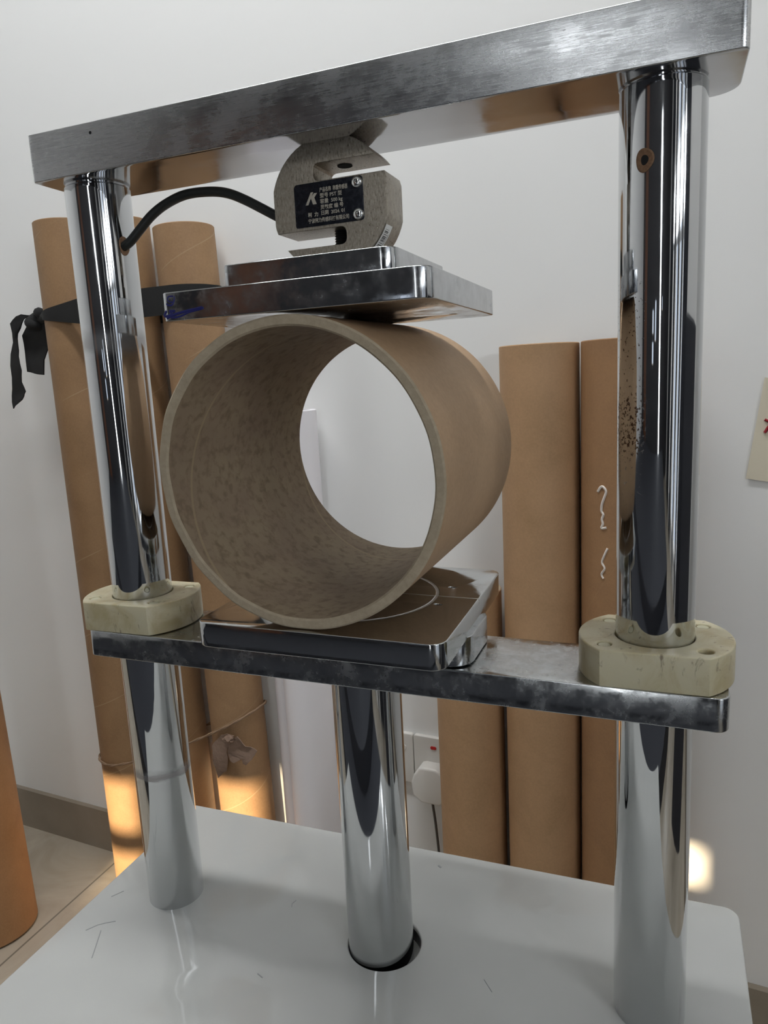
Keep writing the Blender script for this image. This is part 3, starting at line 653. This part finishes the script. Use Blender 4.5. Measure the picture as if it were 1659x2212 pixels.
for q in H:
    s = (q - P0).dot(EE); front = (P0 - q).dot(EN) > 0.055
    w = 0.0215
    if s < -0.53: w = 0.0215 - 0.0165 * min(1, (-0.53 - s) / 0.115)
    zc_ = zs + (0.002 if s > -0.5 else 0.0)
    nrm = (q - axis_at(tB, zs)); nrm.z = 0; nrm.normalize()
    if front: nrm = -EN
    a, b_ = q, q + nrm * 0.0014
    rings.append([bm.verts.new((a.x, a.y, zc_ - w)), bm.verts.new((b_.x, b_.y, zc_ - w)), bm.verts.new((b_.x + nrm.x * 0.0006, b_.y + nrm.y * 0.0006, zc_)), bm.verts.new((b_.x, b_.y, zc_ + w)), bm.verts.new((a.x, a.y, zc_ + w))])
for i in range(len(rings)):
    A, B = rings[i], rings[(i + 1) % len(rings)]
    for k in range(5): bm.faces.new((A[k], A[(k + 1) % 5], B[(k + 1) % 5], B[k]))
bmesh.ops.recalc_face_normals(bm, faces=bm.faces)
for v in bm.verts: v.co -= Vector((aL.x, aL.y, zs))
from_bm('band', bm, M_strap, strap, sharp=50)
# knot and tails
bm = bmesh.new()
kc = Vector((-0.6965, 0.6287, 0.5100)) - Vector((aL.x, aL.y, zs))
loop_pts = [kc + Vector((0.018 * math.cos(t), -0.010 * math.sin(2 * t), 0.011 * math.sin(t))) for t in [2 * PI * k / 24 for k in range(24)]]
tube_bm(bm, loop_pts, 0.0085, 10, closed=True)
tube_bm(bm, [kc + Vector((x, 0, z)) for x, z in ((0.006, 0.017), (0.0, 0.008), (-0.002, -0.004), (0.002, -0.014))], [0.006, 0.010, 0.010, 0.006], 10)
tube_bm(bm, [kc + Vector(q) for q in ((0.055, -0.026, 0.002), (0.03, -0.015, 0.001), (0.005, 0, 0))], [0.006, 0.008, 0.009], 10)
bmesh.ops.recalc_face_normals(bm, faces=bm.faces); from_bm('knot', bm, M_strap, strap, sharp=70)
def wall_sheet(name, pts3, thick, mats, parent, org, curl=0.0):
    """solid sheet from an outline lying parallel to the far wall"""
    L = [((Vector(q) - P0).dot(EE), q[2]) for q in pts3]; md = sum((P0 - Vector(q)).dot(EN) for q in pts3) / len(pts3)
    me = outline_mesh([L], thick, 0.0)
    bm = bmesh.new(); bm.from_mesh(me); bpy.data.meshes.remove(me)
    bmesh.ops.triangulate(bm, faces=bm.faces); bmesh.ops.subdivide_edges(bm, edges=bm.edges, cuts=1)
    for v in bm.verts:
        s, z, d = v.co.x, v.co.y, v.co.z
        w = rw(s, md + d + curl * math.sin(s * 190 + z * 60) * 0.5 + curl * math.sin(z * 75 + 1) * 0.5, z); v.co = w - Vector(org)
    bmesh.ops.recalc_face_normals(bm, faces=bm.faces); return from_bm(name, bm, mats, parent, sharp=45)
og = (aL.x, aL.y, zs)
wall_sheet('tail', [(-0.6959, 0.6286, 0.5151), (-0.6824, 0.6277, 0.5132), (-0.6814, 0.6276, 0.5005), (-0.6846, 0.6279, 0.4649), (-0.7046, 0.6293, 0.4134), (-0.715, 0.630, 0.4150), (-0.7261, 0.6308, 0.4178), (-0.7434, 0.6320, 0.4211), (-0.7460, 0.6322, 0.4566), (-0.7428, 0.6319, 0.4849), (-0.7303, 0.6311, 0.5002)], 0.0022, M_strap, strap, og, 0.004)
wall_sheet('tail', [(q[0] - 0.0007, q[1] - 0.012, q[2]) for q in [(-0.7071, 0.6294, 0.5168), (-0.7218, 0.6305, 0.5196), (-0.7387, 0.6316, 0.5177), (-0.7517, 0.6326, 0.5059), (-0.7594, 0.6331, 0.4738), (-0.7687, 0.6338, 0.4332), (-0.7746, 0.6342, 0.3917), (-0.7805, 0.6346, 0.3682), (-0.7780, 0.6344, 0.3563), (-0.7638, 0.6334, 0.3660), (-0.7495, 0.6324, 0.3773), (-0.7418, 0.6319, 0.3862), (-0.7469, 0.6322, 0.4030), (-0.7441, 0.6320, 0.4236), (-0.7499, 0.6324, 0.4486), (-0.7483, 0.6323, 0.4690), (-0.7396, 0.6317, 0.4888), (-0.7272, 0.6308, 0.5040)]], 0.0022, M_strap, strap, og, 0.004)

# twine lower down with its torn paper
def ztw(s): return -0.299 + max(0, (s + 0.60)) ** 1.25 * 0.60
zt0 = -0.25
H = resample(hull([(axis_at(tA, zt0), 0.0525 + 0.0026), (axis_at(tB, zt0), 0.0500 + 0.0026), (axis_at(tC, zt0), 0.0468 + 0.0026)]), 0.008)
kn = Vector((-0.327, 0.548, -0.2050))
twine = empty('twine', (kn.x, kn.y, kn.z), 'brown twine tied low round the tall tubes with a torn paper knot', 'twine')
bm = bmesh.new()
for ph in (0, PI):
    pts = []
    for i, q in enumerate(H):
        s = (q - P0).dot(EE); a = i * 0.9 + ph
        pts.append(Vector((q.x, q.y, ztw(s))) + Vector((-EN.x * 0.0009 * math.cos(a), -EN.y * 0.0009 * math.cos(a), 0.0012 * math.sin(a))) - kn)
    tube_bm(bm, pts, 0.0016, 6, closed=True)
bmesh.ops.recalc_face_normals(bm, faces=bm.faces); from_bm('cord_loop', bm, M_twine, twine, sharp=60)
ok_ = tuple(kn)
wall_sheet('torn_paper', [(-0.3598, 0.5530, -0.2098), (-0.3469, 0.5520, -0.1967), (-0.3319, 0.5510, -0.1900), (-0.3202, 0.5502, -0.1937), (-0.3269, 0.5506, -0.2040), (-0.3366, 0.5513, -0.2241), (-0.3345, 0.5513, -0.2330), (-0.3360, 0.5513, -0.2449), (-0.3394, 0.5515, -0.2582), (-0.345, 0.552, -0.261), (-0.3498, 0.5523, -0.2662), (-0.3617, 0.5531, -0.2780), (-0.3634, 0.5532, -0.2587), (-0.3664, 0.5534, -0.2422), (-0.3620, 0.5531, -0.2287), (-0.3656, 0.5534, -0.2184)], 0.0015, M_torn, twine, ok_, 0.004)
wall_sheet('torn_paper', [(-0.3285, 0.5508, -0.2018), (-0.3156, 0.5499, -0.1946), (-0.3050, 0.5491, -0.1993), (-0.2964, 0.5485, -0.2060), (-0.288, 0.548, -0.2075), (-0.2771, 0.5472, -0.2131), (-0.2848, 0.5477, -0.2269), (-0.2970, 0.5486, -0.2391), (-0.3044, 0.5491, -0.2389), (-0.3064, 0.5492, -0.2309), (-0.3182, 0.5500, -0.2373), (-0.3274, 0.5507, -0.2349), (-0.3327, 0.5511, -0.2234)], 0.0015, M_torn, twine, ok_, 0.006)
bm = bmesh.new(); bmesh.ops.create_uvsphere(bm, u_segments=16, v_segments=10, radius=0.007)
for v in bm.verts: v.co = v.co * (1 + 0.25 * math.sin(v.co.x * 700) * math.cos(v.co.z * 900)); v.co.x *= 1.3
from_bm('knot', bm, M_torn, twine, loc=(0, -0.001, 0.008))

# ------------------------------------------------------------------ wall switch plates, plug and cord
ROTW = (0, 0, -TH)
def wall_item(name, s, z, m_=0.0): return rw(s, m_, z)
def wplate(name, s0, s1, z0, z1, t, mats, parent=None, r=0.003, org=None, m0=0.0, bev=0.0012):
    me = outline_mesh([rrect(s0 - org[0], z0 - org[1], s1 - org[0], z1 - org[1], r)], t, bev); me.transform(Matrix.Translation((0, -(m0 + t / 2), 0)) @ FRONT)
    return finish(name, me, mats, parent)
o1 = (0.010, -0.236); sw = empty('wall_switch', rw(o1[0], 0, o1[1]), 'white wall switch plate with a red indicator light, beside the short cardboard tube', 'wall switch', rot=ROTW)
wplate('face_plate', -0.0335, 0.0530, -0.279, -0.1925, 0.008, M_plastic, sw, 0.004, o1)
il = wplate('indicator_light', -0.004, 0.006, -0.2125, -0.207, 0.0010, M_red, sw, 0.0024, o1, 0.008, 0.0003); il['label'] = 'red indicator light'
o2 = (-0.078, -0.236); so2 = empty('wall_socket', rw(o2[0], 0, o2[1]), 'white wall plate half hidden behind the chrome ram, one screw showing', 'wall socket', rot=ROTW)
wplate('face_plate', -0.1215, -0.0352, -0.279, -0.1925, 0.008, M_plastic, so2, 0.004, o2)
me = outline_mesh([circle(-0.051 - o2[0], -0.217 - o2[1], 0.0048, 24)], 0.0016, 0.0005); me.transform(Matrix.Translation((0, -0.0086, 0)) @ FRONT); finish('screw_cover', me, M_plastic, so2)
o3 = (0.005, -0.262); pg = empty('power_plug', rw(o3[0], 0.008, o3[1]), 'white plug pushed into the switched plate with its thin dark cord hanging', 'plug', rot=ROTW)
me = outline_mesh([[(-0.0285, -0.282), (-0.0300, -0.262), (-0.0255, -0.248), (-0.016, -0.2345), (-0.010, -0.2325), (0.012, -0.2325), (0.020, -0.237), (0.028, -0.248), (0.032, -0.262), (0.030, -0.282), (0.018, -0.294), (-0.014, -0.294)]], 0.026, 0.004)
me.transform(Matrix.Translation((-o3[0], -0.013, -o3[1])) @ FRONT); finish('plug_body', me, M_plastic, pg)
rod('cord', [(-0.002 - o3[0], -0.010, -0.288 - o3[1]), (0.0 - o3[0], -0.008, -0.312 - o3[1]), (0.002 - o3[0], -0.005, -0.345 - o3[1]), (0.005 - o3[0], -0.004, -0.395 - o3[1]), (0.008 - o3[0], -0.004, -0.46 - o3[1]), (0.02 - o3[0], 0.004 - 0.008, -0.560 - o3[1])], [0.0022] * 41, M_cord, pg, 8)

# ------------------------------------------------------------------ paper note at the right edge
note_pts = [(0.4338, 0.6056, 0.2300), (0.4585, 0.6038, 0.2262), (0.5281, 0.5990, 0.2153), (0.5452, 0.5978, 0.3309), (0.4502, 0.6044, 0.3539)]
og = tuple(rw(0.49, 0.0, 0.28)); note = empty('paper_note', og, 'cream paper note with a red brush mark, taped to the wall at the right edge', 'paper note')
pts = [tuple(rw((Vector(q) - P0).dot(EE), 0.003, q[2])) for q in note_pts]
wall_sheet('sheet', pts, 0.0008, M_paper, note, og, 0.0004)
bm = bmesh.new()
def st_(L, r): tube_bm(bm, [rw(s, 0.0042, z) - Vector(og) for s, z in L], r, 8)
st_([(0.4535, 0.3030), (0.4595, 0.2998), (0.468, 0.2995), (0.480, 0.301)], 0.0016)
st_([(0.4540, 0.2870), (0.4570, 0.2925), (0.4605, 0.2975), (0.465, 0.3050), (0.468, 0.313)], 0.0017)
st_([(0.470, 0.2985), (0.474, 0.292), (0.480, 0.286)], 0.0016)
bmesh.ops.recalc_face_normals(bm, faces=bm.faces); rk = from_bm('brush_mark', bm, M_redink, note, sharp=60); rk['label'] = 'red brush mark'
